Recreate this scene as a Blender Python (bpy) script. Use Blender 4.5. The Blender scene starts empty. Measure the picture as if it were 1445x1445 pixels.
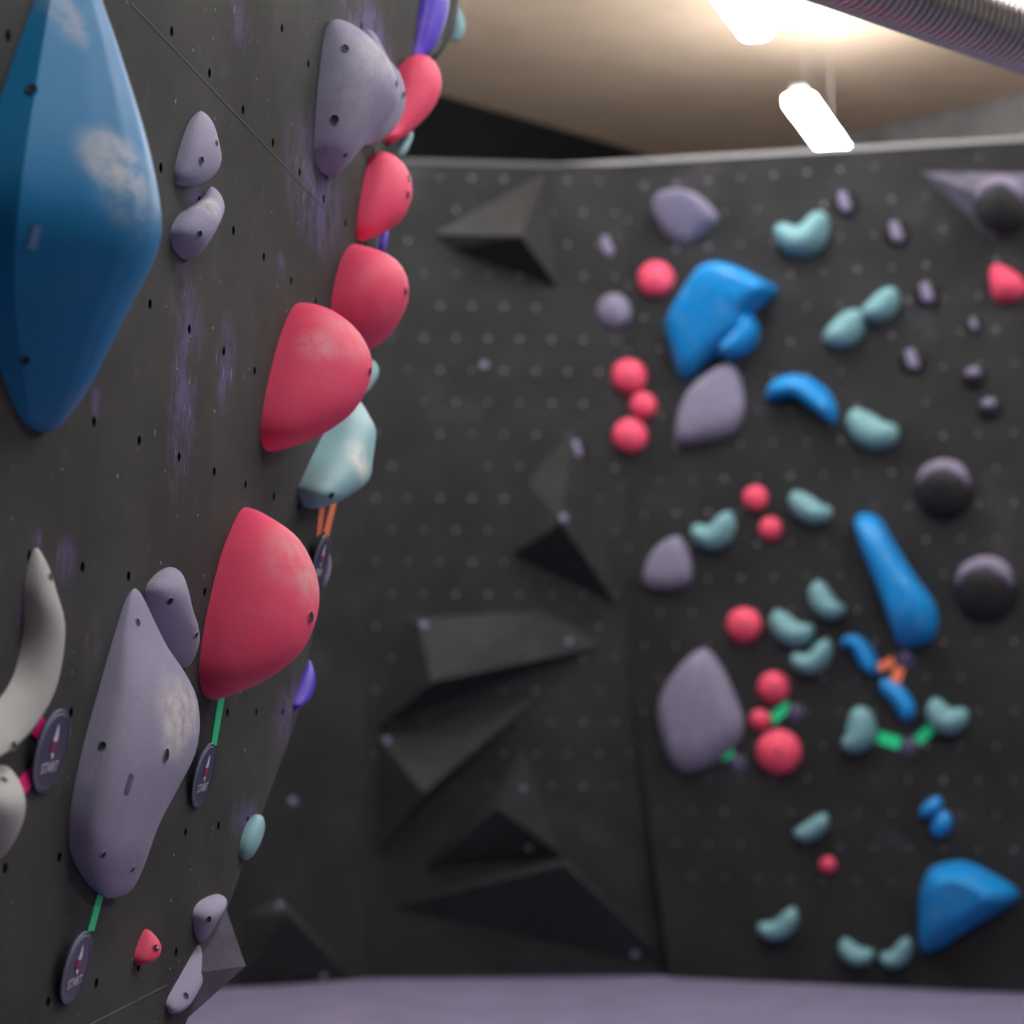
import bpy, bmesh, math, random
from mathutils import Vector, Matrix
from mathutils.bvhtree import BVHTree

random.seed(7)
scene = bpy.context.scene
col = scene.collection

# ------------------------------------------------------------------ camera, world, exposure
F = 2930.0                      # focal length in pixels of the 1445 px frame
HORIZON = 1005.0                # pixel row of the eye level
EYE = 1.45                      # eye height above the mat, metres
cam_data = bpy.data.cameras.new('camera')
cam_data.sensor_fit = 'HORIZONTAL'
cam_data.sensor_width = 36.0
cam_data.lens = 36.0 * F / 1445.0
cam_data.shift_y = (HORIZON - 722.5) / 1445.0
cam_data.dof.use_dof = True
cam_data.dof.focus_distance = 3.0
cam_data.dof.aperture_fstop = 3.3
cam_data.clip_start = 0.05
cam = bpy.data.objects.new('camera', cam_data)
cam.location = (0, 0, EYE)
cam.rotation_euler = (math.pi / 2, 0, 0)
col.objects.link(cam)
scene.camera = cam

world = bpy.data.worlds.new('world')
world.use_nodes = True
world.node_tree.nodes['Background'].inputs[0].default_value = (0.8, 0.85, 1.0, 1)
world.node_tree.nodes['Background'].inputs[1].default_value = 0.05
scene.world = world
vs = scene.view_settings
vs.view_transform = 'Standard'
vs.look = 'None'
vs.gamma = 1.0
vs.use_curve_mapping = False
vs.exposure = 0.26
LAMP_STRENGTH = 50.0

# ------------------------------------------------------------------ helpers
def lin(r, g, b):
    def c(x):
        x /= 255.0
        return x / 12.92 if x <= 0.04045 else ((x + 0.055) / 1.055) ** 2.4
    return (c(r), c(g), c(b), 1.0)

def tag(o, label=None, cat=None, group=None, kind=None):
    if label: o['label'] = label
    if cat: o['category'] = cat
    if group: o['group'] = group
    if kind: o['kind'] = kind
    return o

def mesh(name, verts, faces, mat=None, smooth=True):
    me = bpy.data.meshes.new(name)
    me.from_pydata([tuple(v) for v in verts], [], faces)
    if mat: me.materials.append(mat)
    bm = bmesh.new(); bm.from_mesh(me)
    bmesh.ops.recalc_face_normals(bm, faces=bm.faces)
    bm.to_mesh(me); bm.free()
    if smooth:
        me.polygons.foreach_set('use_smooth', [True] * len(me.polygons))
    me.update()
    return me

def link(name, data, parent=None, matrix=None):
    o = bpy.data.objects.new(name, data)
    col.objects.link(o)
    if parent: o.parent = parent
    if matrix is not None:
        if parent: o.matrix_local = matrix
        else: o.matrix_world = matrix
    return o

def ray(px, py):
    return Vector(((px - 722.5) / F, 1.0, (HORIZON - py) / F))

CAMP = Vector((0, 0, EYE))

class Frame:
    """A wall plane: U along the wall, V up the wall, N out of the wall."""
    def __init__(s, O, U, V):
        s.O, s.U, s.V = Vector(O), Vector(U).normalized(), Vector(V).normalized()
        s.N = s.U.cross(s.V).normalized()
    def local(s, p):
        d = p - s.O
        return Vector((d.dot(s.U), d.dot(s.V), d.dot(s.N)))
    def hit(s, px, py, h=0.0):
        d = ray(px, py)
        t = ((s.O + s.N * h) - CAMP).dot(s.N) / d.dot(s.N)
        return s.local(CAMP + d * t)
    def hit_u(s, px, py, u):
        d = ray(px, py)
        t = ((s.O + s.U * u) - CAMP).dot(s.U) / d.dot(s.U)
        return s.local(CAMP + d * t)
    def mat(s, c=(0, 0, 0)):
        w = s.O + s.U * c[0] + s.V * c[1] + s.N * c[2]
        return Matrix(((s.U.x, s.V.x, s.N.x, w.x), (s.U.y, s.V.y, s.N.y, w.y),
                       (s.U.z, s.V.z, s.N.z, w.z), (0, 0, 0, 1)))

def spline(pts, n, closed=False):
    """Catmull-Rom through pts, resampled to n points evenly by length."""
    P = [Vector((p[0], p[1], p[2] if len(p) > 2 else 0.0)) for p in pts]
    out = []
    m = len(P)
    segs = m if closed else m - 1
    for i in range(segs):
        if closed:
            a, b, c, d = P[(i - 1) % m], P[i], P[(i + 1) % m], P[(i + 2) % m]
        else:
            a, b, c, d = P[max(i - 1, 0)], P[i], P[i + 1], P[min(i + 2, m - 1)]
        for k in range(12):
            t = k / 12.0
            out.append(0.5 * ((2 * b) + (c - a) * t + (2 * a - 5 * b + 4 * c - d) * t * t + (3 * b - a - 3 * c + d) * t ** 3))
    out.append(P[0].copy() if closed else P[-1].copy())
    L = [0.0]
    for i in range(1, len(out)): L.append(L[-1] + (out[i] - out[i - 1]).length)
    res = []
    cnt = n if closed else n - 1
    j = 0
    for k in range(n):
        s = L[-1] * k / cnt
        while j < len(L) - 2 and L[j + 1] < s: j += 1
        f = (s - L[j]) / max(L[j + 1] - L[j], 1e-9)
        res.append(out[j].lerp(out[j + 1], min(max(f, 0), 1)))
    return res

# ------------------------------------------------------------------ materials
def nodes_of(name):
    m = bpy.data.materials.new(name)
    m.use_nodes = True
    nt = m.node_tree
    return m, nt, nt.nodes['Principled BSDF']

def new(nt, typ, **kw):
    n = nt.nodes.new(typ)
    for k, v in kw.items(): setattr(n, k, v)
    return n

def noise(nt, vec, scale, detail=4, rough=0.6, mscale=None):
    if mscale:
        mp = new(nt, 'ShaderNodeMapping'); mp.inputs['Scale'].default_value = mscale
        nt.links.new(vec, mp.inputs['Vector']); vec = mp.outputs[0]
    n = new(nt, 'ShaderNodeTexNoise')
    n.inputs['Scale'].default_value = scale
    n.inputs['Detail'].default_value = detail
    n.inputs['Roughness'].default_value = rough
    nt.links.new(vec, n.inputs['Vector'])
    return n.outputs['Fac']

def ramp(nt, fac, lo, hi, a=0.0, b=1.0):
    r = new(nt, 'ShaderNodeMapRange'); r.clamp = True; r.interpolation_type = 'SMOOTHSTEP'
    r.inputs['From Min'].default_value = lo; r.inputs['From Max'].default_value = hi
    r.inputs['To Min'].default_value = a; r.inputs['To Max'].default_value = b
    nt.links.new(fac, r.inputs['Value'])
    return r.outputs[0]

def mth(nt, op, a, b):
    n = new(nt, 'ShaderNodeMath'); n.operation = op
    for i, x in enumerate((a, b)):
        if isinstance(x, (int, float)): n.inputs[i].default_value = x
        else: nt.links.new(x, n.inputs[i])
    return n.outputs[0]

def mix(nt, fac, a, b):
    n = new(nt, 'ShaderNodeMix'); n.data_type = 'RGBA'
    if isinstance(fac, (int, float)): n.inputs['Factor'].default_value = fac
    else: nt.links.new(fac, n.inputs['Factor'])
    for s, x in ((6, a), (7, b)):
        if isinstance(x, tuple): n.inputs[s].default_value = x
        else: nt.links.new(x, n.inputs[s])
    return n.outputs[2]

def blob(nt, vec, c, r):
    """1 inside an ellipse centred at c (local metres) with radii r, fading to 0."""
    s = new(nt, 'ShaderNodeVectorMath'); s.operation = 'SUBTRACT'
    nt.links.new(vec, s.inputs[0]); s.inputs[1].default_value = c
    d = new(nt, 'ShaderNodeVectorMath'); d.operation = 'DIVIDE'
    nt.links.new(s.outputs[0], d.inputs[0]); d.inputs[1].default_value = r
    l = new(nt, 'ShaderNodeVectorMath'); l.operation = 'LENGTH'
    nt.links.new(d.outputs[0], l.inputs[0])
    return ramp(nt, l.outputs['Value'], 0.25, 1.0, 1.0, 0.0)

def simple(name, c, rough=0.6, metal=0.0, spec=0.5, bump=None, var=0.0):
    m, nt, b = nodes_of(name)
    tc = new(nt, 'ShaderNodeTexCoord').outputs['Object']
    if var:
        f = noise(nt, tc, 9.0, 5)
        d = tuple(x * (1 - var) for x in c[:3]) + (1,)
        e = tuple(min(x * (1 + var), 1) for x in c[:3]) + (1,)
        nt.links.new(mix(nt, ramp(nt, f, 0.35, 0.65), d, e), b.inputs['Base Color'])
    else:
        b.inputs['Base Color'].default_value = c
    b.inputs['Roughness'].default_value = rough
    b.inputs['Metallic'].default_value = metal
    b.inputs['Specular IOR Level'].default_value = spec
    if bump:
        bp = new(nt, 'ShaderNodeBump'); bp.inputs['Strength'].default_value = bump[1]; bp.inputs['Distance'].default_value = 0.002
        nt.links.new(noise(nt, tc, bump[0], 3), bp.inputs['Height'])
        nt.links.new(bp.outputs[0], b.inputs['Normal'])
    return m

CHALK = lin(205, 200, 205)

def hold_mat(name, c, rough=0.6, grain=260.0, gs=0.35, chalk=(), dust=0.25, spec=0.35, speck=0.0):
    """Cast-resin hold: fine grain, loose chalk dust, and local patches of chalk or painted light [(centre, radii, strength)]."""
    m, nt, b = nodes_of(name)
    tc = new(nt, 'ShaderNodeTexCoord').outputs['Object']
    n1 = noise(nt, tc, 14.0, 5)
    colr = mix(nt, ramp(nt, n1, 0.48, 0.8, 0, dust), c, CHALK)
    if speck:
        colr = mix(nt, ramp(nt, noise(nt, tc, 420.0, 2), 0.6, 0.72, 0, speck), colr, tuple(x * 0.3 for x in c[:3]) + (1,))
    for cc, rr, st in chalk:
        k = mth(nt, 'MULTIPLY', blob(nt, tc, cc, rr), ramp(nt, noise(nt, tc, 34.0, 6, 0.7), 0.25, 0.68, 0, st))
        colr = mix(nt, k, colr, lin(222, 220, 215))
    nt.links.new(colr, b.inputs['Base Color'])
    b.inputs['Roughness'].default_value = rough
    b.inputs['Specular IOR Level'].default_value = spec
    bp = new(nt, 'ShaderNodeBump'); bp.inputs['Strength'].default_value = gs; bp.inputs['Distance'].default_value = 0.0012
    nt.links.new(noise(nt, tc, grain, 2), bp.inputs['Height'])
    nt.links.new(bp.outputs[0], b.inputs['Normal'])
    return m

C_RED = lin(246, 80, 118)
C_BLUE = lin(12, 130, 190)
C_BLUE2 = lin(16, 128, 198)
C_TEAL = lin(134, 180, 188)
C_GREY = lin(160, 156, 182)
C_WHITE = lin(188, 188, 186)
C_PURPLE = lin(84, 52, 200)

M_red = hold_mat('red_resin', C_RED, 0.55, dust=0.1)
M_blue_far = hold_mat('blue_resin_far', C_BLUE2, 0.42, dust=0.15)
M_teal = hold_mat('teal_resin', C_TEAL, 0.55, dust=0.3)
M_grey = hold_mat('lilac_grey_resin', C_GREY, 0.8, grain=330, gs=0.5, dust=0.3, speck=0.25)
M_grey_far = hold_mat('lilac_grey_resin_far', lin(120, 115, 138), 0.8, dust=0.2)  # darker copy of the near lilac grey, for the far holds
M_teal_far = hold_mat('teal_resin_far', lin(112, 156, 162), 0.55, dust=0.2)  # near teal again in a darker tone
M_red_far = hold_mat('red_resin_far', lin(222, 72, 102), 0.55, dust=0.08)  # slightly darker red than on the near wall
M_white = hold_mat('pale_grey_resin', C_WHITE, 0.6, dust=0.1)
M_purple = hold_mat('purple_resin', C_PURPLE, 0.4, dust=0.35)
M_black = hold_mat('black_gloss_resin', lin(12, 12, 13), 0.55, dust=0.02, spec=0.3)
M_black_matt = hold_mat('black_matt_resin', lin(30, 29, 31), 0.65, dust=0.03)
M_brow = hold_mat('dusty_brow', lin(122, 115, 138), 0.85, dust=0.3)
M_chalked = hold_mat('chalked_black_resin', lin(122, 114, 142), 0.85, dust=0.5)
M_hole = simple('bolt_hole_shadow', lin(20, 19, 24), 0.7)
M_rim = simple('hole_lip', lin(190, 186, 198), 0.6)
M_plate = simple('blue_plate', lin(120, 160, 205), 0.4)
M_plate_dark = simple('grey_plate', lin(104, 98, 118), 0.8)
M_bolt = simple('steel_bolt', lin(175, 172, 180), 0.35, 0.9)
M_nut = simple('t_nut_zinc', lin(112, 108, 116), 0.45, 0.3)
M_nut_dull = simple('t_nut_dull', lin(78, 76, 80), 0.6)  # darker nut tone, picked more often low on the wall
M_cup = simple('dark_nut_bore', lin(14, 14, 15), 0.5, 0.3)
M_vol = simple('black_plywood_volume', lin(44, 44, 45), 0.8, bump=(150, 0.25), var=0.12, spec=0.25)
M_vol_chalk = simple('dusty_grey_volume', lin(94, 91, 106), 0.85, bump=(150, 0.25), var=0.2, spec=0.25)
M_tag = simple('tag_navy_plastic', lin(60, 55, 92), 0.4)
M_tag_rim = simple('tag_silver_ring', lin(150, 160, 172), 0.4)
M_letter = simple('tag_white_print', lin(225, 225, 235), 0.5)
M_crimson = simple('tag_crimson_print', lin(150, 40, 90), 0.5)
M_green = simple('green_tape', lin(30, 222, 148), 0.5, bump=(300, 0.1))
M_pink = simple('magenta_tape', lin(250, 18, 134), 0.5, bump=(300, 0.1))
M_orange = simple('orange_tape', lin(252, 130, 88), 0.5, bump=(300, 0.1))

# ------------------------------------------------------------------ frames of the climbing walls
TH = math.atan(392.5 / F)
AL = math.atan(0.082)
UL = Vector((math.sin(TH), math.cos(TH), 0))
NH = Vector((math.cos(TH), -math.sin(TH), 0))
VL = (Vector((0, 0, 1)) * math.cos(AL) + NH * math.sin(AL)).normalized()
LW = Frame(Vector((-0.889, 0, EYE)), UL, VL)

def ground(px, Y): return Vector(((px - 722.5) / F * Y, Y, 0))
Z1 = Vector((0, 0, 1))
gA, gB, gC, gD = ground(230, 10.75), ground(515, 11.3), ground(900, 11.43), ground(1445, 10.74)
B1 = Frame(gA, gB - gA, Z1)
B2 = Frame(gB, gC - gB, Z1)
g3 = ground(930, 11.38)
B3 = Frame(g3, gD - g3, Z1)

# ------------------------------------------------------------------ the setting
def wall_mat(name, c, chalk_fn=None, rough=0.75, mott=0.25):
    m, nt, b = nodes_of(name)
    tc = new(nt, 'ShaderNodeTexCoord').outputs['Object']
    f = noise(nt, tc, 3.0, 6)
    colr = mix(nt, ramp(nt, f, 0.3, 0.7), tuple(x * (1 - mott) for x in c[:3]) + (1,), tuple(x * (1 + mott) for x in c[:3]) + (1,))
    if chalk_fn: colr = chalk_fn(nt, tc, colr)
    nt.links.new(colr, b.inputs['Base Color'])
    b.inputs['Roughness'].default_value = rough
    b.inputs['Specular IOR Level'].default_value = 0.25
    bp = new(nt, 'ShaderNodeBump'); bp.inputs['Strength'].default_value = 0.35; bp.inputs['Distance'].default_value = 0.001
    nt.links.new(noise(nt, tc, 240.0, 3), bp.inputs['Height'])
    nt.links.new(bp.outputs[0], b.inputs['Normal'])
    return m

def left_chalk(nt, tc, colr):
    # chalk and boot-rubber smears where climbers touch the wall: (px, py, du, dv, strength)
    spots = [(445, 265, .30, .13, .75), (262, 540, .09, .20, .9), (318, 510, .07, .09, 1.0), (520, 45, .35, .09, .9),
             (335, 30, .10, .05, .6), (38, 890, .05, .14, .8), (92, 790, .05, .04, .7), (255, 420, .06, .09, .5),
             (130, 905, .04, .05, .5), (395, 375, .05, .03, .8), (250, 620, .06, .07, .7), (540, 335, .15, .05, 1.0),
             (415, 1010, .20, .09, .8), (300, 860, .05, .03, .4), (270, 270, .09, .03, 1.0), (455, 330, .12, .06, .6),
             (345, 1150, .12, .04, .6), (135, 570, .03, .03, .6), (485, 620, .10, .05, .7), (50, 770, .03, .03, .8)]
    streak = noise(nt, tc, 16.0, 6, 0.7, (1.1, 0.6, 1.0))
    tot = None
    for px, py, du, dv, st in spots:
        c = LW.hit(px, py)
        k = mth(nt, 'MULTIPLY', blob(nt, tc, (c.x, c.y, 0), (du, dv, 1)), st)
        tot = k if tot is None else mth(nt, 'MAXIMUM', tot, k)
    lil = mth(nt, 'MULTIPLY', tot, ramp(nt, streak, 0.40, 0.60, 0, 0.75))
    colr = mix(nt, lil, colr, lin(112, 98, 152))
    fine = noise(nt, tc, 60.0, 4, 0.6, (2.0, 0.3, 1.0))
    wht = mth(nt, 'MULTIPLY', tot, ramp(nt, fine, 0.6, 0.72, 0, 0.75))
    colr = mix(nt, wht, colr, lin(190, 182, 215))
    # thin dust over everything and scattered flecks
    colr = mix(nt, ramp(nt, noise(nt, tc, 17.0, 6), 0.55, 0.8, 0, 0.10), colr, lin(150, 145, 150))
    colr = mix(nt, ramp(nt, noise(nt, tc, 70.0, 1), 0.755, 0.79, 0, 0.7), colr, lin(190, 190, 195))
    return colr

M_wall_l = wall_mat('near_wall_paint', lin(61, 61, 60), left_chalk, mott=0.3)
M_wall_b = wall_mat('far_wall_paint', lin(37, 37, 38),
                    lambda nt, tc, c: mix(nt, ramp(nt, noise(nt, tc, 1.8, 6), 0.55, 0.8, 0, 0.10), c, lin(150, 145, 165)))
M_mat = wall_mat('mat_vinyl', lin(118, 111, 138), rough=0.6, mott=0.1)
M_ceil = wall_mat('ceiling_board', lin(228, 200, 172), rough=0.9, mott=0.05)
M_hallblack = wall_mat('hall_wall_black', lin(20, 20, 20), rough=0.9)
M_hallgrey = wall_mat('hall_wall_grey', lin(150, 148, 147), rough=0.9)
M_hallwhite = wall_mat('hall_wall_white', lin(190, 188, 186), rough=0.9, mott=0.03)
M_trim_shaded = simple('capping_grey_shaded', lin(84, 83, 84), 0.7)  # same capping as the grey one, its dimmer lighting painted into the colour
M_trim = simple('capping_grey', lin(150, 148, 148), 0.7)
M_seam = simple('panel_joint_filler', lin(108, 105, 108), 0.8)

def structure(name, verts, faces, mat, matrix=None, label=None):
    o = link(name, mesh(name, verts, faces, mat, False), None, matrix)
    return tag(o, label, kind='structure')

def prism(poly, h0, h1):
    n = len(poly)
    v = [(p[0], p[1], h1) for p in poly] + [(p[0], p[1], h0) for p in poly]
    f = [list(range(n)), list(range(2 * n - 1, n - 1, -1))] + [[i, (i + 1) % n, n + (i + 1) % n, n + i] for i in range(n)]
    return v, f

CEIL = 4.2 + EYE
kc = 4.2 / 3.6
corner = (1.27 * kc, 13.79 * kc)
lx, rx = corner[1] - corner[0] - 6, corner[1] + corner[0] - 9
structure('floor', [(-6, -5, 0), (9, -5, 0), (9, 18, 0), (-6, 18, 0)], [[0, 1, 2, 3]], M_mat, label='purple grey padded mat floor below the walls')
structure('ceiling', [(-6, -5, CEIL), (9, -5, CEIL), (9, 18, CEIL), (-6, 18, CEIL)], [[3, 2, 1, 0]], M_ceil, label='beige flat ceiling above the climbing walls')
structure('wall_corner_left', [(-6, lx, 0), (corner[0], corner[1], 0), (corner[0], corner[1], CEIL), (-6, lx, CEIL)], [[0, 1, 2, 3]], M_hallblack, label='black hall wall above the far climbing wall')
structure('wall_corner_right', [(corner[0], corner[1], 0), (9, rx, 0), (9, rx, CEIL), (corner[0], corner[1], CEIL)], [[0, 1, 2, 3]], M_hallgrey, label='grey hall wall behind the far climbing wall')
structure('wall_right', [(9, rx, 0), (9, -5, 0), (9, -5, CEIL), (9, rx, CEIL)], [[0, 1, 2, 3]], M_hallwhite)
structure('wall_rear', [(-6, -5, 0), (9, -5, 0), (9, -5, CEIL), (-6, -5, CEIL)], [[0, 1, 2, 3]], M_hallwhite)
structure('wall_left_outer', [(-6, -5, 0), (-6, lx, 0), (-6, lx, CEIL), (-6, -5, CEIL)], [[0, 1, 2, 3]], M_hallblack)

# --- near wall on the left, with real bolt holes on a 18 cm grid
S = 0.18
u_ref = LW.hit(133, 590).x
EDGE = [(650, -220), (420, 1010), (331, 1245), (262, 1445), (200, 1640)]
edge_l = [LW.hit(*p) for p in EDGE]
def near_wall():
    bm = bmesh.new()
    key = {}
    def V(x, y):
        k = (round(x, 5), round(y, 5))
        if k not in key: key[k] = bm.verts.new((x, y, 0))
        return key[k]
    centres = []
    R = 0.0072
    for i in range(-8, 20):
        for j in range(-8, 15):
            cx, cy = u_ref + S * i, S * j
            cor = [(cx + S / 2 * sx, cy + S / 2 * sy) for sx, sy in ((1, 1), (-1, 1), (-1, -1), (1, -1))]
            oc = [(cx + R * math.cos(math.radians(45 * k)), cy + R * math.sin(math.radians(45 * k))) for k in range(8)]
            for k in range(4):
                a, b = cor[k], cor[(k + 1) % 4]
                o1, o2, o3 = oc[(1 + 2 * k) % 8], oc[(2 + 2 * k) % 8], oc[(3 + 2 * k) % 8]
                bm.faces.new([V(*a), V(*b), V(*o3), V(*o2), V(*o1)])
            centres.append((cx, cy))
    for a, b in ((edge_l[0], edge_l[1]), (edge_l[1], edge_l[3])):
        d = (b - a); n = Vector((-d.y, d.x, 0)); n.z = 0
        if n.x < 0: n = -n
        bmesh.ops.bisect_plane(bm, geom=bm.verts[:] + bm.edges[:] + bm.faces[:], plane_co=(a.x, a.y, 0), plane_no=n, clear_outer=True)
    e = [edge_l[0], edge_l[1], edge_l[3]]
    top = edge_l[0] + (edge_l[0] - edge_l[1]) * 2
    low = edge_l[3] + (edge_l[3] - edge_l[1]) * 2.2
    pts = [top, edge_l[1], low]
    fr = [bm.verts.new((p.x, p.y, 0)) for p in pts]
    bk = [bm.verts.new((p.x - 0.05, p.y, -0.5)) for p in pts]
    for i in range(2): bm.faces.new([fr[i], bk[i], bk[i + 1], fr[i + 1]])
    me = bpy.data.meshes.new('wall_left'); bm.to_mesh(me); bm.free()
    me.materials.append(M_wall_l)
    o = link('wall_left', me, None, LW.mat())
    tag(o, 'near dark grey climbing wall leaning out on the left, chalk smeared', kind='structure')
    # threaded nut set in each hole that the frame can show
    n = 8
    v = [(0.0072 * math.cos(2 * math.pi * k / n), 0.0072 * math.sin(2 * math.pi * k / n), z) for z in (0.0, -0.022) for k in range(n)]
    f = [[k, (k + 1) % n, n + (k + 1) % n, n + k] for k in range(n)] + [list(range(n, 2 * n))]
    cup = mesh('t_nut', v, f, M_cup)
    def px_of(c):
        w = LW.O + LW.U * c[0] + LW.V * c[1]
        return 722.5 + F * w.x / w.y, HORIZON - F * (w.z - EYE) / w.y, w.y
    for c in centres:
        x, y, d = px_of(c)
        if d < 1.5 or not (-60 < x < 640 and -60 < y < 1500): continue
        ok = True
        for a, b in ((edge_l[0], edge_l[1]), (edge_l[1], edge_l[3])):
            t = b - a; nn = Vector((-t.y, t.x, 0)).normalized()
            if nn.x < 0: nn = -nn
            if (Vector((c[0], c[1], 0)) - Vector((a.x, a.y, 0))).dot(nn) > -0.012: ok = False
        if ok: link('t_nut', cup, o, Matrix.Translation((c[0], c[1], 0)))
    # plywood joints
    for a, b in (((185, 5), (480, 318)), ((128, 1445), (235, 1390))):
        p, q = LW.hit(*a), LW.hit(*b)
        d = (q - p).normalized(); s = Vector((-d.y, d.x, 0)) * 0.0007
        vv = [p + s, p - s, q - s, q + s]
        vs_ = [(w.x, w.y, 0.0008) for w in vv] + [(w.x, w.y, -0.001) for w in vv]
        link('panel_joint', mesh('panel_joint', vs_, [[0, 1, 2, 3], [0, 4, 5, 1], [1, 5, 6, 2], [2, 6, 7, 3], [3, 7, 4, 0]], M_seam, False), o)
    return o
near_wall()

# --- far walls
def nut_mesh():
    n = 12; v = []; f = []
    for r, z in ((0.0125, 0.0), (0.0115, 0.003), (0.006, 0.0025), (0.0055, 0.0005)):
        v += [(r * math.cos(2 * math.pi * k / n), r * math.sin(2 * math.pi * k / n), z) for k in range(n)]
    for j in range(3): f += [[j * n + k, j * n + (k + 1) % n, (j + 1) * n + (k + 1) % n, (j + 1) * n + k] for k in range(n)]
    f.append(list(range(3 * n, 4 * n)))
    return mesh('t_nut', v, f, M_nut), mesh('t_nut', v, f, M_nut_dull)
NUTS = nut_mesh()

def far_wall(name, fr, px_poly, label, nuts=None, thick=0.08, h=0.0):
    poly = [fr.hit(x, y, h) for x, y in px_poly]
    v, f = prism(poly, h - thick, h)
    o = structure(name, v, f, M_wall_b, fr.mat(), label)
    if nuts:
        x0, y0, step, keep = nuts
        o0 = fr.hit(x0, y0, h)
        pp = [(p.x, p.y) for p in poly]
        def inside(x, y):
            c = False
            for i in range(len(pp)):
                (x1, y1), (x2, y2) = pp[i], pp[i - 1]
                if (y1 > y) != (y2 > y) and x < (x2 - x1) * (y - y1) / (y2 - y1) + x1: c = not c
            return c
        cnt = 0
        for j in range(-30, 31):
            for i in range(-15, 16):
                x = o0.x + step * (i + 0.5 * (j % 2)); y = o0.y + step * j
                if inside(x, y) and inside(x + .05, y) and inside(x - .05, y) and keep(y) and cnt < 295 and random.random() < 0.9:
                    link('t_nut', NUTS[random.random() < (0.45 if y > 2.2 else 0.75)], o, Matrix.Translation((x, y, h))); cnt += 1
    return o

far_wall('wall_back_left', B1, [(200, 1500), (515, 1382), (515, 226), (200, 200)], 'narrow dark panel of far wall beside the near wall edge', thick=0.06)
far_wall('wall_back_center', B2, [(515, 1381), (965, 1380), (965, 234), (515, 229)], 'faceted black middle panel of the far climbing wall', (553, 566, 0.175, lambda y: y > 0.9))
P3T = [(945, 1380), (1560, 1420), (1560, 193), (790, 238)]
far_wall('wall_back_right', B3, P3T, 'black far climbing wall full of coloured holds on the right', (1258, 377, 0.18, lambda y: y > 0.5), h=0.02)

def cap(name, fr, p, q, label, h, m=None):
    a, b = fr.hit(*p, h), fr.hit(*q, h)
    n = Vector((-(b - a).y, (b - a).x, 0)).normalized() * 0.024
    v, f = prism([a, b, b + n, a + n], h - 0.12, h + 0.004)
    structure(name, v, f, m or M_trim, fr.mat(), label)
cap('trim_1', B2, (515, 229), (790, 236), 'grey capping strip along the top of the middle far panel', 0.0, M_trim_shaded)
cap('trim_2', B3, (790, 237), (1560, 192), 'light grey capping strip along the top of the right far wall', 0.02)

# ------------------------------------------------------------------ ceiling lamps
LD = Vector((0.332, 0.943, 0))
def emission_mat():
    m, nt, b = nodes_of('lit_diffuser')
    b.inputs['Base Color'].default_value = (0.9, 0.9, 0.9, 1)
    b.inputs['Emission Color'].default_value = (0.93, 0.97, 1.0, 1)
    b.inputs['Emission Strength'].default_value = LAMP_STRENGTH
    return m
M_lit = emission_mat()
M_housing = simple('lamp_housing_white', lin(215, 215, 215), 0.5)
def box(x0, x1, y0, y1, z0, z1):
    v = [(x, y, z) for z in (z0, z1) for x, y in ((x0, y0), (x1, y0), (x1, y1), (x0, y1))]
    return v, [[0, 1, 2, 3], [7, 6, 5, 4], [0, 4, 5, 1], [1, 5, 6, 2], [2, 6, 7, 3], [3, 7, 4, 0]]
def diffuser_mesh():
    L, n, v, f = 0.6, 10, [], []
    secs = [(-L, 0.55), (-L + 0.02, 0.85), (-L + 0.05, 1.0), (L - 0.05, 1.0), (L - 0.02, 0.85), (L, 0.55)]
    for y, s in secs:
        for k in range(n + 1):
            a = math.pi * k / n
            c, sn = math.cos(a), math.sin(a)
            v.append((math.copysign(abs(c) ** 0.6, c) * 0.085 * s, y, -0.075 * s * max(sn, 0.0) ** 0.6))
    for j in range(len(secs) - 1):
        for k in range(n): f.append([j * (n + 1) + k, j * (n + 1) + k + 1, (j + 1) * (n + 1) + k + 1, (j + 1) * (n + 1) + k])
    f.append(list(range(n + 1))); f.append(list(range((len(secs) - 1) * (n + 1), len(secs) * (n + 1))))
    return mesh('diffuser', v, f, M_lit)
DIFF = diffuser_mesh()
hv, hf = box(-0.037, 0.037, -0.585, 0.585, 0.0, 0.05)
HOUSE = mesh('housing', hv, hf, M_housing, False)
rv, rf = box(-0.0012, 0.0012, -0.0012, 0.0012, 0.05, CEIL - EYE - 3.47)
ROD = mesh('hanger', rv, rf, M_housing, False)
def lamp(x, y, label):
    t = link('ceiling_lamp', None, None, Matrix.Translation((x, y, EYE + 3.47)) @ Matrix.Rotation(-math.atan2(LD.x, LD.y), 4, 'Z'))
    tag(t, label, 'lamp', 'batten lamps under the ceiling')
    link('housing', HOUSE, t); link('diffuser', DIFF, t)
    for s in (-0.4, 0.4): link('hanger', ROD, t, Matrix.Translation((0, s, 0)))
lamp(1.80, 12.22, 'bright batten lamp just above the top edge of the far wall')
lamp(1.05, 9.96, 'bright batten lamp at the top edge of the photo, nearer than the other')
lamp_rest = [(-1.3, 10.8), (-2.05, 8.5), (0.28, 7.67), (3.41, 9.13), (2.6, 6.84), (1.8, 4.55), (1.0, 2.26), (4.96, 6.0), (4.2, 3.7)]  # first two are added, hidden by the near wall, to brighten the left ceiling
for x, y in lamp_rest:
    lamp(x, y, 'batten lamp of the continued and added rows overhead, out of the picture')

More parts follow.
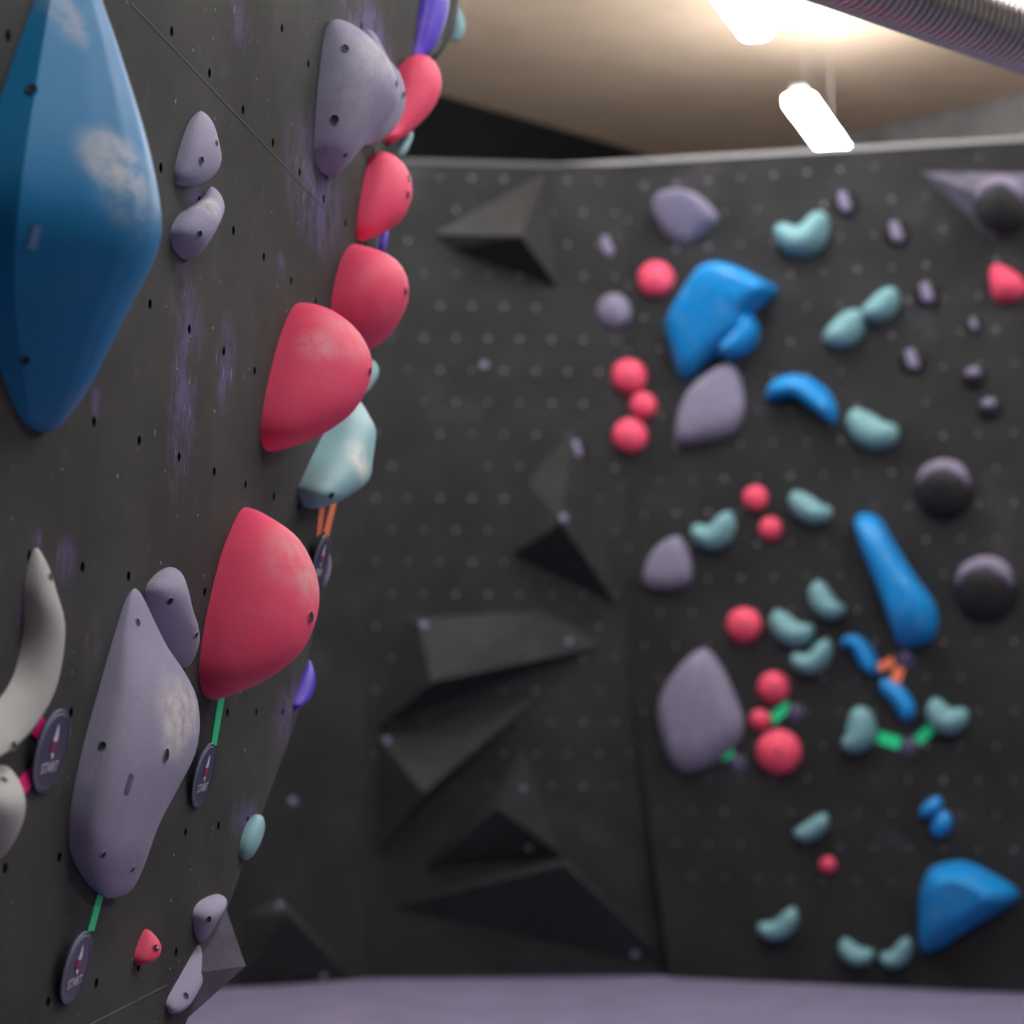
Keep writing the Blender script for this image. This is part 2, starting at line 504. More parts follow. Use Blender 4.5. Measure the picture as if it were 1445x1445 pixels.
# ------------------------------------------------------------------ spiral duct
def duct():
    c = Vector(((1408 - 722.5) / F * 4.0, 4.0, EYE + (HORIZON - 38) / F * 4.0))
    d = Vector((0.75, 0.66, 0)).normalized(); s = Vector((d.y, -d.x, 0)); up = Vector((0, 0, 1))
    t = link('ventilation_duct', None, None, Matrix.Translation(c))
    tag(t, 'silver ribbed ventilation duct hanging under the ceiling', 'duct')
    m = simple('ribbed_aluminium', lin(215, 210, 208), 0.22, 0.95)
    v, f, n = [], [], 36
    pitch, R, steps = 0.0185, 0.062, 6
    tot = int(2.6 / pitch) * steps
    for i in range(tot + 1):
        y = -1.0 + i * pitch / steps
        r = R + 0.007 * math.sin(2 * math.pi * i / steps)
        for k in range(n):
            a = 2 * math.pi * k / n
            v.append(d * y + s * (r * math.cos(a)) + up * (r * math.sin(a)))
    for i in range(tot):
        for k in range(n): f.append([i * n + k, i * n + (k + 1) % n, (i + 1) * n + (k + 1) % n, (i + 1) * n + k])
    link('ribbed_hose', mesh('ribbed_hose', v, f, m), t)
    y0 = -1.0
    cv = [d * (y0 + z) + s * (r * math.cos(2 * math.pi * k / n)) + up * (r * math.sin(2 * math.pi * k / n)) for r, z in ((0.073, 0.03), (0.073, -0.01), (0.06, -0.016)) for k in range(n)]
    cf = [[j * n + k, j * n + (k + 1) % n, (j + 1) * n + (k + 1) % n, (j + 1) * n + k] for j in (0, 1) for k in range(n)] + [list(range(2 * n, 3 * n))]
    link('end_cap', mesh('end_cap', cv, cf, M_bolt), t)
    for y in (-0.8, 1.2):
        sv, sf = [], []
        for q in (-0.015, 0.015):
            for k in range(n):
                a = 2 * math.pi * k / n
                sv.append(d * (y + q) + s * (0.0705 * math.cos(a)) + up * (0.0705 * math.sin(a)))
        sf = [[k, (k + 1) % n, n + (k + 1) % n, n + k] for k in range(n)]
        b = link('hanging_band', mesh('hanging_band', sv, sf, M_bolt), t)
        top = CEIL - c.z
        w = [d * y + s * a + d * e + up * z for z in (0.07, top) for a, e in ((-.004, -.004), (.004, -.004), (.004, .004), (-.004, .004))]
        link('hanger', mesh('hanger', w, [[0, 4, 5, 1], [1, 5, 6, 2], [2, 6, 7, 3], [3, 7, 4, 0]], M_bolt, False), t)
duct()

# ------------------------------------------------------------------ hold builders
def bolt_marks(o, verts, faces, fr, origin, marks):
    """Bolt holes at photo pixels: a bore with a worn lip, on the hold's surface."""
    if not marks: return
    bvh = BVHTree.FromPolygons([tuple(v) for v in verts], faces)
    camL = fr.local(CAMP) - origin
    for px, py, r, kind in marks:
        tgt = fr.local(CAMP + ray(px, py) * 3.0) - origin
        d = (tgt - camL).normalized()
        loc, nor, idx, dist = bvh.ray_cast(camL, d)
        if loc is None: continue
        if nor.dot(d) > 0: nor = -nor
        q = nor.to_track_quat('Z', 'Y').to_matrix().to_4x4()
        n = 14
        if 'slot' in kind:
            yv = (Vector((0.35 if kind == 'dark_slot' else 0.0, 1, 0)) - nor * nor.dot(Vector((0.35 if kind == 'dark_slot' else 0.0, 1, 0)))).normalized(); xv = yv.cross(nor)
            q = Matrix(((xv.x, yv.x, nor.x, 0), (xv.y, yv.y, nor.y, 0), (xv.z, yv.z, nor.z, 0), (0, 0, 0, 1)))
            v = [(sx * r * 0.8, sy * r * 2.0, z) for z in (0.0, 0.0012) for sx, sy in ((-1, -1), (1, -1), (1, 1), (-1, 1))]
            me = mesh('name_plate', v, [[4, 5, 6, 7], [0, 4, 5, 1], [1, 5, 6, 2], [2, 6, 7, 3], [3, 7, 4, 0]], M_plate if kind == 'slot' else M_plate_dark, False)
            link('name_plate', me, o, Matrix.Translation(loc) @ q)
            continue
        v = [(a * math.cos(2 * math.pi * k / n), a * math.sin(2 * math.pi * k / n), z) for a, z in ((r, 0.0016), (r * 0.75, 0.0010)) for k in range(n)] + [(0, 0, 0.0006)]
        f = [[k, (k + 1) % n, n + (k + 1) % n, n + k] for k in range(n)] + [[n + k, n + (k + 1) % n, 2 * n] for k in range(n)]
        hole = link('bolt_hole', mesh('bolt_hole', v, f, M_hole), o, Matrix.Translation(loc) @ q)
        v = [(a * math.cos(2 * math.pi * k / n), a * math.sin(2 * math.pi * k / n), z) for a, z in ((r * 1.22, -0.0006), (r * 1.1, 0.0016), (r * 0.98, 0.0014)) for k in range(n)]
        f = [[j * n + k, j * n + (k + 1) % n, (j + 1) * n + (k + 1) % n, (j + 1) * n + k] for j in (0, 1) for k in range(n)]
        link('hole_lip', mesh('hole_lip', v, f, o.data.materials[0]), hole)
        if kind == 'bolt':
            hv = [(r * .5 * math.cos(2 * math.pi * k / 6), r * .5 * math.sin(2 * math.pi * k / 6), z) for z in (0.0008, 0.0035) for k in range(6)]
            link('bolt', mesh('bolt', hv, [[6, 7, 8, 9, 10, 11]] + [[k, (k + 1) % 6, 6 + (k + 1) % 6, 6 + k] for k in range(6)], M_bolt, False), hole)

def split_outline(left, right, rows):
    ring = list(right) + list(left[-2:0:-1])
    m = len(ring); per = 16
    P = [Vector((p[0], p[1], 0)) for p in ring]
    dense = []
    for i in range(m):
        a, b, c, d = P[(i - 1) % m], P[i], P[(i + 1) % m], P[(i + 2) % m]
        # centripetal-like damping keeps uneven control spacing from looping
        l = (c - b).length
        m1 = (c - a) * 0.5; m2 = (d - b) * 0.5
        for mm in (m1, m2):
            if mm.length > l: mm *= l / mm.length
        for k in range(per):
            t = k / per
            dense.append((2 * t ** 3 - 3 * t * t + 1) * b + (t ** 3 - 2 * t * t + t) * m1 + (-2 * t ** 3 + 3 * t * t) * c + (t ** 3 - t * t) * m2)
    nb = (len(right) - 1) * per
    R_ = dense[:nb + 1]
    L_ = [dense[0]] + dense[:nb - 1:-1]
    def res(D):
        L = [0.0]
        for i in range(1, len(D)): L.append(L[-1] + (D[i] - D[i - 1]).length)
        out, j = [], 0
        for k in range(rows):
            f = k / (rows - 1); f = 0.35 * f + 0.65 * (0.5 - 0.5 * math.cos(math.pi * f))
            s_ = f * L[-1]
            while j < len(L) - 2 and L[j + 1] < s_: j += 1
            out.append(D[j].lerp(D[j + 1], min(max((s_ - L[j]) / max(L[j + 1] - L[j], 1e-9), 0), 1)))
        return out
    return res(L_), res(R_)

def loft(name, label, left, right, mat, q=0.3, back=1.0, p=1.0, rows=26, segs=20, marks=(), group=None, cat='climbing hold', fr=None, prof=None, chalk=None):
    """Hold on the near wall. left: its rim where it meets the wall; right: its outer silhouette; both top to bottom.
    q: share of the seen width that is footprint along the wall, the rest is depth."""
    fr = fr or LW
    A, B = split_outline(left, right, rows)
    V, rows_v = [], []
    camL = fr.local(CAMP)
    for i in range(rows):
        a = fr.hit(A[i].x, A[i].y)
        dist = (camL - a).length
        vd = (a - camL).normalized()
        cosf = abs(vd.x); sinf = math.sqrt(max(1 - vd.x ** 2 - vd.y ** 2, 1e-6))
        w = max(B[i].x - A[i].x, 0.0) * dist / F
        if i in (0, rows - 1) or w < 1e-4:
            V.append(a); rows_v.append([len(V) - 1]); continue
        du = q * w / max(sinf, 0.12)
        c = fr.hit_u(B[i].x, B[i].y, a.x + du)
        hc = max(c.z, 0.002) * 0.985
        ids = []
        for k in range(segs + 1):
            t = math.pi * k / segs
            if t <= math.pi / 2:
                if prof:
                    s = k / (segs / 2.0)
                    for (s0, h0), (s1, h1) in zip(prof, prof[1:]):
                        if s <= s1 + 1e-9:
                            f = (s - s0) / (s1 - s0); hh = h0 + (h1 - h0) * f; break
                    u, h = a.x + du * s, hc * hh
                else:
                    u, h = a.x + du * (1 - math.cos(t)), hc * max(math.sin(t), 0.0) ** p
                v = a.y + (c.y - a.y) * (h / hc)
            else:
                u, h = a.x + du + du * back * (-math.cos(t)), hc * max(math.sin(t), 0.0) ** p
                v = c.y + (a.y - c.y) * (1 - h / hc)
            V.append(Vector((u, v, h))); ids.append(len(V) - 1)
        rows_v.append(ids)
    faces = []
    for r0, r1 in zip(rows_v, rows_v[1:]):
        if len(r0) == 1 and len(r1) == 1: continue
        if len(r0) == 1: faces += [[r0[0], r1[k + 1], r1[k]] for k in range(segs)]
        elif len(r1) == 1: faces += [[r0[k], r0[k + 1], r1[0]] for k in range(segs)]
        else: faces += [[r0[k], r0[k + 1], r1[k + 1], r1[k]] for k in range(segs)]
    o0 = Vector((sum(v.x for v in V) / len(V), sum(v.y for v in V) / len(V), 0))
    V = [v - o0 for v in V]
    if chalk:
        bvh = BVHTree.FromPolygons([tuple(v) for v in V], faces)
        ch = []
        for px, py, r, st in chalk['spots']:
            tgt = fr.local(CAMP + ray(px, py) * 3.0) - o0
            cl = camL - o0
            loc = bvh.ray_cast(cl, (tgt - cl).normalized())[0]
            if loc is not None: ch.append((tuple(loc), r, st))
        kw = dict(chalk); kw.pop('spots')
        mat = hold_mat(name + '_resin', chalk=ch, **kw)
    o = link(name, mesh(name, V, faces, mat), None, fr.mat(o0))
    if prof:
        o.data.set_sharp_from_angle(angle=math.radians(18))
    tag(o, label, cat, group)
    bolt_marks(o, V, faces, fr, o0, marks)
    return o

def dome(name, label, outline, H, mat, fr=None, apex=None, prof=None, n=30, marks=(), group=None, cat='climbing hold', h0=0.02, sharp=None, tilt=0.0):
    """Hold on a far wall: footprint traced from the photo, rising to H metres by rings."""
    fr = fr or B3
    P = [fr.hit(p.x, p.y, h0) for p in spline(outline, n, True)]
    c = sum(P, Vector()) / n
    a = fr.hit(apex[0], apex[1], h0) if apex else c
    prof = prof or [(math.cos(t), math.sin(t)) for t in [math.pi / 2 * k / 9 for k in range(9)]]
    V, F_ = [], []
    half = max(abs(p.y - c.y) for p in P)
    o0 = Vector((c.x, c.y, h0))
    for r, h in prof:
        cc = a.lerp(c, r)
        for p in P:
            q_ = cc + (p - c) * r
            V.append(Vector((q_.x, q_.y, h0 + H * h * (1 + tilt * (q_.y - c.y) / half))) - o0)
    V.append(Vector((a.x, a.y, h0 + H * (prof[-1][1] + 0.005) * (1 + tilt * (a.y - c.y) / half))) - o0)
    m = len(prof)
    for j in range(m - 1): F_ += [[j * n + k, j * n + (k + 1) % n, (j + 1) * n + (k + 1) % n, (j + 1) * n + k] for k in range(n)]
    F_ += [[(m - 1) * n + k, (m - 1) * n + (k + 1) % n, m * n] for k in range(n)]
    o = link(name, mesh(name, V, F_, mat), None, fr.mat(o0))
    if sharp: o.data.set_sharp_from_angle(angle=math.radians(sharp))
    tag(o, label, cat, group)
    bolt_marks(o, V, F_, fr, o0, marks)
    return o, o0

def bean(name, label, spine, widths, H, mat, fr=None, group=None, cat='climbing hold', h0=0.02, parent=None, o0=None, n=22, segs=14, lip=0.0, lift=0.0):
    """Curved hold swept along a spine; widths in photo pixels. lip pushes the crest towards the inner side."""
    fr = fr or B3
    sp = spline(spine, n)
    wd = spline([(i, w) for i, w in enumerate(widths)], 60)
    def width(f):
        x = f * (len(widths) - 1)
        return min(wd, key=lambda p: abs(p.x - x)).y
    V, R = [], []
    base = Vector((sum(fr.hit(s.x, s.y, h0).x for s in sp) / n, sum(fr.hit(s.x, s.y, h0).y for s in sp) / n, h0)) if o0 is None else o0
    for i in range(n):
        t = (sp[min(i + 1, n - 1)] - sp[max(i - 1, 0)]).normalized()
        nn = Vector((-t.y, t.x, 0))
        f = i / (n - 1)
        endr = math.sqrt(max(1 - (2 * f - 1) ** 6, 0.0))
        w = max(width(f) * endr, 0.2)
        ids = []
        for k in range(segs + 1):
            a = math.pi * k / segs
            off = math.cos(a)
            off = off - lip * math.sin(a) * 0.5
            pp = sp[i] + nn * (w / 2 * off)
            l = fr.hit(pp.x, pp.y, h0)
            V.append(Vector((l.x, l.y, h0 + lift + H * (0.15 + 0.85 * endr) * max(math.sin(a), 0.0) ** 0.85 * min(1, w / max(widths) + 0.25))) - base)
            ids.append(len(V) - 1)
        R.append(ids)
    F_ = [[a[k], a[k + 1], b[k + 1], b[k]] for a, b in zip(R, R[1:]) for k in range(segs)]
    F_ += [R[0], R[-1]]
    o = link(name, mesh(name, V, F_, mat), parent, None if parent else fr.mat(base))
    if not parent: tag(o, label, cat, group)
    return o, base

def pyramid(name, label, base, apexes, faces, mat, fr, h0=0.0, group=None, bolts=(), round_=0.004):
    """Plywood volume: base pixels lie on the wall, apexes are (px, py, height)."""
    V = [fr.hit(x, y, h0) for x, y in base] + [fr.hit(x, y, h0 + h) for x, y, h in apexes]
    c = sum(V[:len(base)], Vector()) / len(base); c.z = h0
    V = [v - c for v in V]
    o = link(name, mesh(name, V, faces, mat, False), None, fr.mat(c))
    tag(o, label, 'climbing volume', group)
    bvh = BVHTree.FromPolygons([tuple(v) for v in V], faces)
    camL = fr.local(CAMP) - c
    for px, py, r in bolts:
        tgt = fr.local(CAMP + ray(px, py) * 11) - c
        d = (tgt - camL).normalized()
        loc, nor, _, _ = bvh.ray_cast(camL, d)
        if loc is None: continue
        if nor.dot(d) > 0: nor = -nor
        n = 12
        v = [(a * math.cos(2 * math.pi * k / n), a * math.sin(2 * math.pi * k / n), z) for a, z in ((r, 0.0), (r * .8, r * .5), (r * .4, r * .6)) for k in range(n)]
        f = [[j * n + k, j * n + (k + 1) % n, (j + 1) * n + (k + 1) % n, (j + 1) * n + k] for j in (0, 1) for k in range(n)] + [list(range(2 * n, 3 * n))]
        link('fixing_washer', mesh('fixing_washer', v, f, M_chalked), o, Matrix.Translation(loc) @ nor.to_track_quat('Z', 'Y').to_matrix().to_4x4())
    return o

def tape(name, label, corners, mat, fr=None, h=0.001, group=None):
    fr = fr or LW
    P = [fr.hit(x, y, h) for x, y in corners]
    c = sum(P, Vector()) / len(P); c.z = h
    v, f = prism([p - c for p in P], -0.001, 0.0008)
    o = link(name, mesh(name, v, f, mat, False), None, fr.mat(c))
    return tag(o, label, 'tape', group)

def text_mesh(body, size):
    cu = bpy.data.curves.new('lettering', 'FONT')
    cu.body = body; cu.size = size; cu.align_x = 'CENTER'; cu.align_y = 'CENTER'; cu.extrude = 0.0002; cu.space_character = 1.02
    t = bpy.data.objects.new('lettering', cu); col.objects.link(t)
    bpy.context.view_layer.update()
    me = bpy.data.meshes.new_from_object(t.evaluated_get(bpy.context.evaluated_depsgraph_get()))
    bpy.data.objects.remove(t); bpy.data.curves.remove(cu)
    me.materials.clear(); me.materials.append(M_letter)
    return me

def disc(r0, r1, z0, z1, n=40):
    v = [(r * math.cos(2 * math.pi * k / n), r * math.sin(2 * math.pi * k / n), z) for r, z in ((r1, z0), (r1, z1 - 0.0006), (r1 - 0.0008, z1)) for k in range(n)]
    f = [[j * n + k, j * n + (k + 1) % n, (j + 1) * n + (k + 1) % n, (j + 1) * n + k] for j in (0, 1) for k in range(n)]
    if r0:
        v += [(r0 * math.cos(2 * math.pi * k / n), r0 * math.sin(2 * math.pi * k / n), z1) for k in range(n)]
        f += [[2 * n + k, 2 * n + (k + 1) % n, 3 * n + (k + 1) % n, 3 * n + k] for k in range(n)]
    else: f.append(list(range(2 * n, 3 * n)))
    return v, f

def flat(poly, z0=0.0, z1=0.0005): return prism(poly, z0, z1)

def start_tag(px, py, r, label, fr=None, h=0.013, rot=0.0, lean=0.16, small=False, h0=0.0):
    fr = fr or LW
    c = fr.hit(px, py, h0 + h)
    t = link('start_tag', None, None, fr.mat((c.x, c.y, h0 + h)) @ Matrix.Rotation(lean, 4, 'X') @ Matrix.Rotation(rot, 4, 'Z'))
    tag(t, label, 'tag', 'round start tags')
    v, f = disc(0, r, -0.004, 0.0); link('plate', mesh('plate', v, f, M_tag, False), t)
    v, f = disc(r * 0.885, r * 0.91, 0.0, 0.0006); link('ring', mesh('ring', v, f, M_tag_rim, False), t)
    v, f = disc(r * 0.99, r * 1.004, -0.0014, 0.0002); link('edge_band', mesh('edge_band', v, f, M_tag_rim, False), t)
    z = 0.0003
    e = [(-.13, .27), (-.02, .58), (.04, .64), (.10, .50), (.16, .27), (.02, .22)]
    v, f = flat([(x * r, y * r) for x, y in e], z, z + .0006); link('emblem_peak', mesh('emblem_peak', v, f, M_letter, False), t)
    e = [(-.17, .24), (.02, .19), (.19, .24), (.19, .02), (.08, -.08), (.04, .04), (-.05, .03), (-.10, -.06), (-.19, .0)]
    v, f = flat([(x * r, y * r) for x, y in e], z, z + .0006); link('emblem_foot', mesh('emblem_foot', v, f, M_crimson, False), t)
    e = [(-.10, -.03), (.08, -.05), (.10, -.11), (.05, -.20), (.0, -.20), (.01, -.12), (-.08, -.11)]
    v, f = flat([(x * r, y * r) for x, y in e], z, z + .0006); link('arrow_mark', mesh('arrow_mark', v, f, M_letter, False), t)
    if not small:
        me = text_mesh('START', r * 0.36)
        link('lettering', me, t, Matrix.Translation((0, -0.40 * r, z + 0.0006)))
    return t

# ------------------------------------------------------------------ near wall: holds, biggest first
loft('teardrop_hold', 'large blue teardrop hold cut off by the left edge of the photo',
     [(95, -95), (50, 0), (0, 140), (-35, 250), (-45, 330), (-30, 430), (0, 520), (20, 572), (38, 600), (55, 609)],
     [(95, -95), (122, -60), (142, 0), (165, 70), (200, 190), (217, 290), (207, 340), (165, 430), (122, 530), (88, 588), (70, 606), (55, 609)],
     None, q=0.34, rows=48, segs=40, p=0.9,
     prof=[(0, 0), (0.1, 0.34), (0.5, 0.70), (0.8, 0.93), (1.0, 1.0)],
     marks=[(45, 126, 0.006, 'hole'), (48, 335, 0.0065, 'slot'), (35, 508, 0.006, 'hole')],
     chalk=dict(c=C_BLUE, rough=0.42, grain=500, gs=0.06, dust=0.03, spec=0.25,
                spots=[(160, 225, (.07, .05, .06), .75), (192, 285, (.09, .05, .05), .4), (95, 25, (.03, .05, .05), .5)]))
loft('slab_hold', 'long lilac grey slab hold above the green tape, chalky on its right side',
     [(190, 830), (178, 845), (160, 900), (140, 970), (118, 1050), (103, 1120), (97, 1175), (100, 1205), (115, 1235), (135, 1258), (155, 1267)],
     [(190, 830), (200, 842), (212, 870), (230, 910), (255, 950), (270, 985), (273, 1030), (265, 1070), (240, 1120), (215, 1170), (195, 1230), (180, 1260), (155, 1267)],
     None, q=0.55, rows=44, segs=36, p=0.42, back=0.4,
     marks=[(194, 878, 0.005, 'hole'), (145, 1052, 0.005, 'hole'), (234, 1065, 0.0085, 'hole'), (145, 1206, 0.0045, 'hole'), (187, 1226, 0.004, 'hole'), (182, 1106, 0.0065, 'dark_slot')],
     chalk=dict(c=C_GREY, rough=0.85, grain=420, gs=0.6, dust=0.2, spec=0.2, speck=0.35,
                spots=[(256, 1000, (.12, .06, .05), .85), (246, 1035, (.07, .05, .04), .7)]))
loft('egg_hold', 'lilac grey egg shaped hold leaning on the long slab hold',
     [(240, 800), (222, 808), (206, 828), (206, 850), (220, 890), (240, 925), (262, 943)],
     [(240, 800), (255, 808), (263, 830), (270, 860), (278, 885), (278, 912), (262, 943)],
     M_grey, q=0.4, p=0.75, back=0.6, marks=[(239, 848, 0.0055, 'hole'), (276, 896, 0.005, 'hole')])
loft('egg_hold', 'small upper lilac grey hold right of the blue teardrop',
     [(283, 157), (268, 170), (256, 200), (247, 235), (246, 252), (250, 261)],
     [(283, 157), (299, 170), (308, 200), (310, 222), (300, 242), (278, 257), (250, 261)],
     M_grey, q=0.4, p=0.75, back=0.6, marks=[(284, 226, 0.0048, 'hole'), (305, 202, 0.0035, 'hole')])
loft('bean_hold', 'small lower lilac grey bean hold with chalked top, right of the blue teardrop',
     [(297, 264), (284, 280), (255, 300), (243, 318), (240, 335), (247, 355), (262, 366)],
     [(297, 264), (310, 272), (316, 290), (308, 312), (295, 335), (280, 355), (262, 366)],
     None, q=0.35, p=0.8, back=0.6, marks=[(281, 330, 0.005, 'hole')],
     chalk=dict(c=C_GREY, rough=0.85, grain=420, gs=0.6, dust=0.2, spec=0.2, speck=0.3, spots=[(292, 288, (.06, .03, .05), .8)]))
loft('shield_hold', 'big lilac grey shield hold at the top, left of the topmost red hold',
     [(468, 30), (458, 48), (450, 110), (445, 170), (443, 218), (450, 238), (462, 248)],
     [(468, 30), (497, 36), (532, 62), (555, 95), (562, 125), (550, 150), (520, 185), (492, 222), (475, 244), (462, 248)],
     None, q=0.3, p=0.7, back=0.6, rows=34, segs=26,
     marks=[(487, 68, 0.0065, 'hole'), (472, 168, 0.0075, 'hole'), (559, 118, 0.006, 'hole'), (487, 218, 0.005, 'hole')],
     chalk=dict(c=C_GREY, rough=0.85, grain=420, gs=0.6, dust=0.3, spec=0.2, speck=0.3,
                spots=[(505, 130, (.14, .07, .08), .3), (540, 85, (.25, .06, .08), .45)]))
loft('shield_hold', 'pale grey hold mostly hidden behind the big grey shield hold',
     [(517, 42), (515, 60), (514, 100), (513, 150), (511, 190), (510, 206)],
     [(517, 42), (530, 48), (550, 85), (566, 105), (572, 140), (562, 170), (540, 195), (510, 206)],
     M_grey, q=0.25, p=0.75, back=0.6, marks=[(569, 133, 0.006, 'hole')])

RG = 'red domes climbing the near wall'
loft('dome_hold', 'biggest red dome hold, lowest of the red column, with green tape below',
     [(347, 716), (335, 728), (313, 780), (293, 860), (283, 920), (281, 955), (288, 980), (303, 988)],
     [(347, 716), (375, 726), (420, 758), (444, 803), (450, 840), (443, 882), (420, 925), (370, 962), (303, 988)],
     None, q=0.2, p=0.85, rows=36, segs=28, marks=[(438, 871, 0.0085, 'hole')], group=RG,
     chalk=dict(c=C_RED, rough=0.6, grain=380, gs=0.25, dust=0.08, spec=0.3, spots=[(425, 785, (.14, .09, .07), .28), (444, 830, (.08, .08, .05), .22)]))  # pale spots paint in the light on the dome's upper right
loft('dome_hold', 'second largest red dome hold with a pale scuff, above the teal hold',
     [(425, 427), (412, 435), (395, 475), (378, 540), (369, 590), (368, 620), (374, 635), (383, 637)],
     [(425, 427), (465, 436), (500, 460), (520, 490), (525, 517), (515, 550), (490, 585), (440, 618), (383, 637)],
     None, q=0.2, p=0.85, rows=34, segs=28, marks=[(521, 524, 0.007, 'hole')], group=RG,
     chalk=dict(c=C_RED, rough=0.6, grain=380, gs=0.25, dust=0.08, spec=0.3, spots=[(447, 488, (.04, .05, .05), .3), (490, 470, (.12, .08, .07), .2)]))  # small spot is the scuff, wide one paints light on the upper right
loft('dome_hold', 'red dome hold half hidden behind the second largest red one',
     [(497, 345), (483, 362), (473, 395), (467, 430), (466, 465), (471, 490), (482, 503)],
     [(497, 345), (540, 356), (563, 370), (575, 392), (575, 420), (562, 450), (545, 473), (520, 492), (482, 503)],
     M_red, q=0.2, p=0.8, marks=[(572, 411, 0.007, 'bolt')], group=RG)
loft('dome_hold', 'red dome hold third from the top of the wall, below the big grey shield',
     [(530, 215), (520, 226), (510, 270), (504, 310), (503, 330), (508, 340)],
     [(530, 215), (555, 219), (573, 235), (581, 258), (578, 282), (566, 305), (540, 325), (508, 340)],
     M_red, q=0.2, p=0.8, marks=[(577, 252, 0.006, 'bolt'), (575, 275, 0.007, 'hole')], group=RG)
loft('dome_hold', 'topmost red hold, curved like a thumb behind the grey shield',
     [(578, 82), (562, 95), (553, 140), (546, 180), (542, 196), (548, 202)],
     [(578, 82), (600, 79), (616, 90), (623, 112), (617, 136), (600, 160), (575, 185), (548, 202)],
     M_red, q=0.18, p=0.8, group=RG)
loft('screw_foothold', 'small red foothold with a steel bolt near the bottom of the near wall',
     [(206, 1311), (198, 1322), (190, 1345), (189, 1356), (195, 1362)],
     [(206, 1311), (219, 1321), (227, 1336), (224, 1350), (214, 1358), (195, 1362)],
     M_red, q=0.18, p=0.75, marks=[(220, 1338, 0.0045, 'bolt')])

loft('faceted_hold', 'teal faceted hold with orange tapes below it',
     [(495, 565), (470, 590), (455, 615), (440, 645), (425, 678), (420, 692), (428, 712), (437, 718)],
     [(495, 565), (509, 567), (523, 590), (530, 604), (525, 650), (520, 676), (490, 700), (462, 713), (437, 718)],
     None, q=0.25, p=0.6, back=0.7, marks=[(497, 577, 0.006, 'hole'), (467, 699, 0.006, 'hole')],
     chalk=dict(c=C_TEAL, rough=0.5, grain=300, gs=0.1, dust=0.3, spec=0.4, spots=[(510, 650, (.06, .06, .05), 1.0)]))
loft('pinch_hold', 'small teal hold peeking out behind the second largest red dome',
     [(522, 508), (515, 525), (510, 545), (508, 560)],
     [(522, 508), (532, 514), (534, 528), (522, 548), (508, 560)], M_teal, q=0.2)
loft('oval_foothold', 'thin teal oval foothold on the lower edge of the near wall',
     [(358, 1150), (348, 1162), (340, 1185), (338, 1205), (346, 1213)],
     [(358, 1150), (369, 1152), (372, 1168), (366, 1190), (356, 1208), (346, 1213)], M_teal, q=0.3, p=0.7)
loft('pinch_hold', 'purple hold sticking out of the near wall edge beside the biggest red dome',
     [(436, 932), (428, 950), (420, 975), (414, 995), (417, 1001)],
     [(436, 932), (443, 945), (445, 962), (440, 982), (428, 996), (417, 1001)], M_purple, q=0.2)
loft('pinch_hold', 'grey lilac hold behind the orange taped start tag',
     [(458, 776), (455, 800), (452, 822), (454, 832)],
     [(458, 776), (466, 785), (467, 803), (460, 825), (454, 832)], M_grey, q=0.15)
loft('pinch_hold', 'long bright purple hold at the top edge above the topmost red hold',
     [(605, -90), (598, -30), (592, 15), (586, 60), (584, 82)],
     [(605, -90), (634, -60), (633, 5), (622, 45), (604, 75), (584, 82)], M_purple, q=0.2)
loft('jug_hold', 'black and chalk grey hold behind the bright purple hold',
     [(618, -60), (614, 0), (606, 50), (598, 80), (600, 88)],
     [(618, -60), (647, -30), (645, 20), (637, 48), (618, 78), (600, 88)], M_black, q=0.2)
loft('pinch_hold', 'pale teal hold at the top behind the purple one',
     [(640, 5), (638, 25), (637, 45), (638, 58)],
     [(640, 5), (652, 18), (656, 38), (650, 54), (638, 58)], M_teal, q=0.2)
loft('pinch_hold', 'grey teal hold partly hidden between the two top red holds',
     [(572, 188), (566, 198), (560, 212), (560, 222)],
     [(572, 188), (583, 186), (580, 200), (572, 216), (560, 222)], M_teal, q=0.2)
loft('pinch_hold', 'narrow violet hold on the wall edge between two red domes',
     [(542, 318), (538, 332), (535, 350), (536, 360)],
     [(542, 318), (548, 322), (547, 340), (542, 356), (536, 360)], M_purple, q=0.2)

loft('crescent_hold', 'pale grey crescent hold at the left edge beside the magenta tape',
     [(52, 773), (42, 790), (34, 830), (33, 890), (22, 945), (0, 985), (-40, 1015), (-70, 1060)],
     [(52, 773), (68, 800), (80, 840), (90, 880), (87, 930), (74, 982), (45, 1030), (10, 1062), (-30, 1078), (-70, 1060)],
     None, q=0.3, p=0.7, rows=34, back=0.7, marks=[(71, 813, 0.0045, 'hole'), (18, 1052, 0.005, 'hole')],
     chalk=dict(c=C_WHITE, rough=0.6, grain=300, gs=0.15, dust=0.1, spec=0.3, spots=[(30, 960, (.05, .06, .05), .5)]))
loft('crescent_hold', 'pale grey rounded hold at the left edge below the crescent hold',
     [(5, 1080), (-30, 1090), (-52, 1130), (-42, 1190), (-5, 1212)],
     [(5, 1080), (20, 1098), (30, 1130), (27, 1160), (12, 1195), (-5, 1212)],
     M_white, q=0.3, p=0.7, marks=[(5, 1101, 0.0045, 'hole')])
loft('chip_hold', 'upper lilac grey chip hold on the corner volume, bottom of the near wall',
     [(303, 1262), (280, 1273), (272, 1290), (275, 1318), (282, 1330)],
     [(303, 1262), (316, 1269), (317, 1281), (305, 1302), (293, 1322), (282, 1330)],
     M_grey, q=0.3, p=0.7, marks=[(294, 1297, 0.005, 'hole')])
loft('chip_hold', 'lower lilac grey chip hold on the corner volume, bottom of the near wall',
     [(281, 1333), (272, 1345), (255, 1375), (238, 1405), (234, 1420), (240, 1430)],
     [(281, 1333), (286, 1350), (285, 1385), (270, 1415), (256, 1428), (240, 1430)],
     M_grey, q=0.3, p=0.7, marks=[(262, 1405, 0.005, 'hole')])
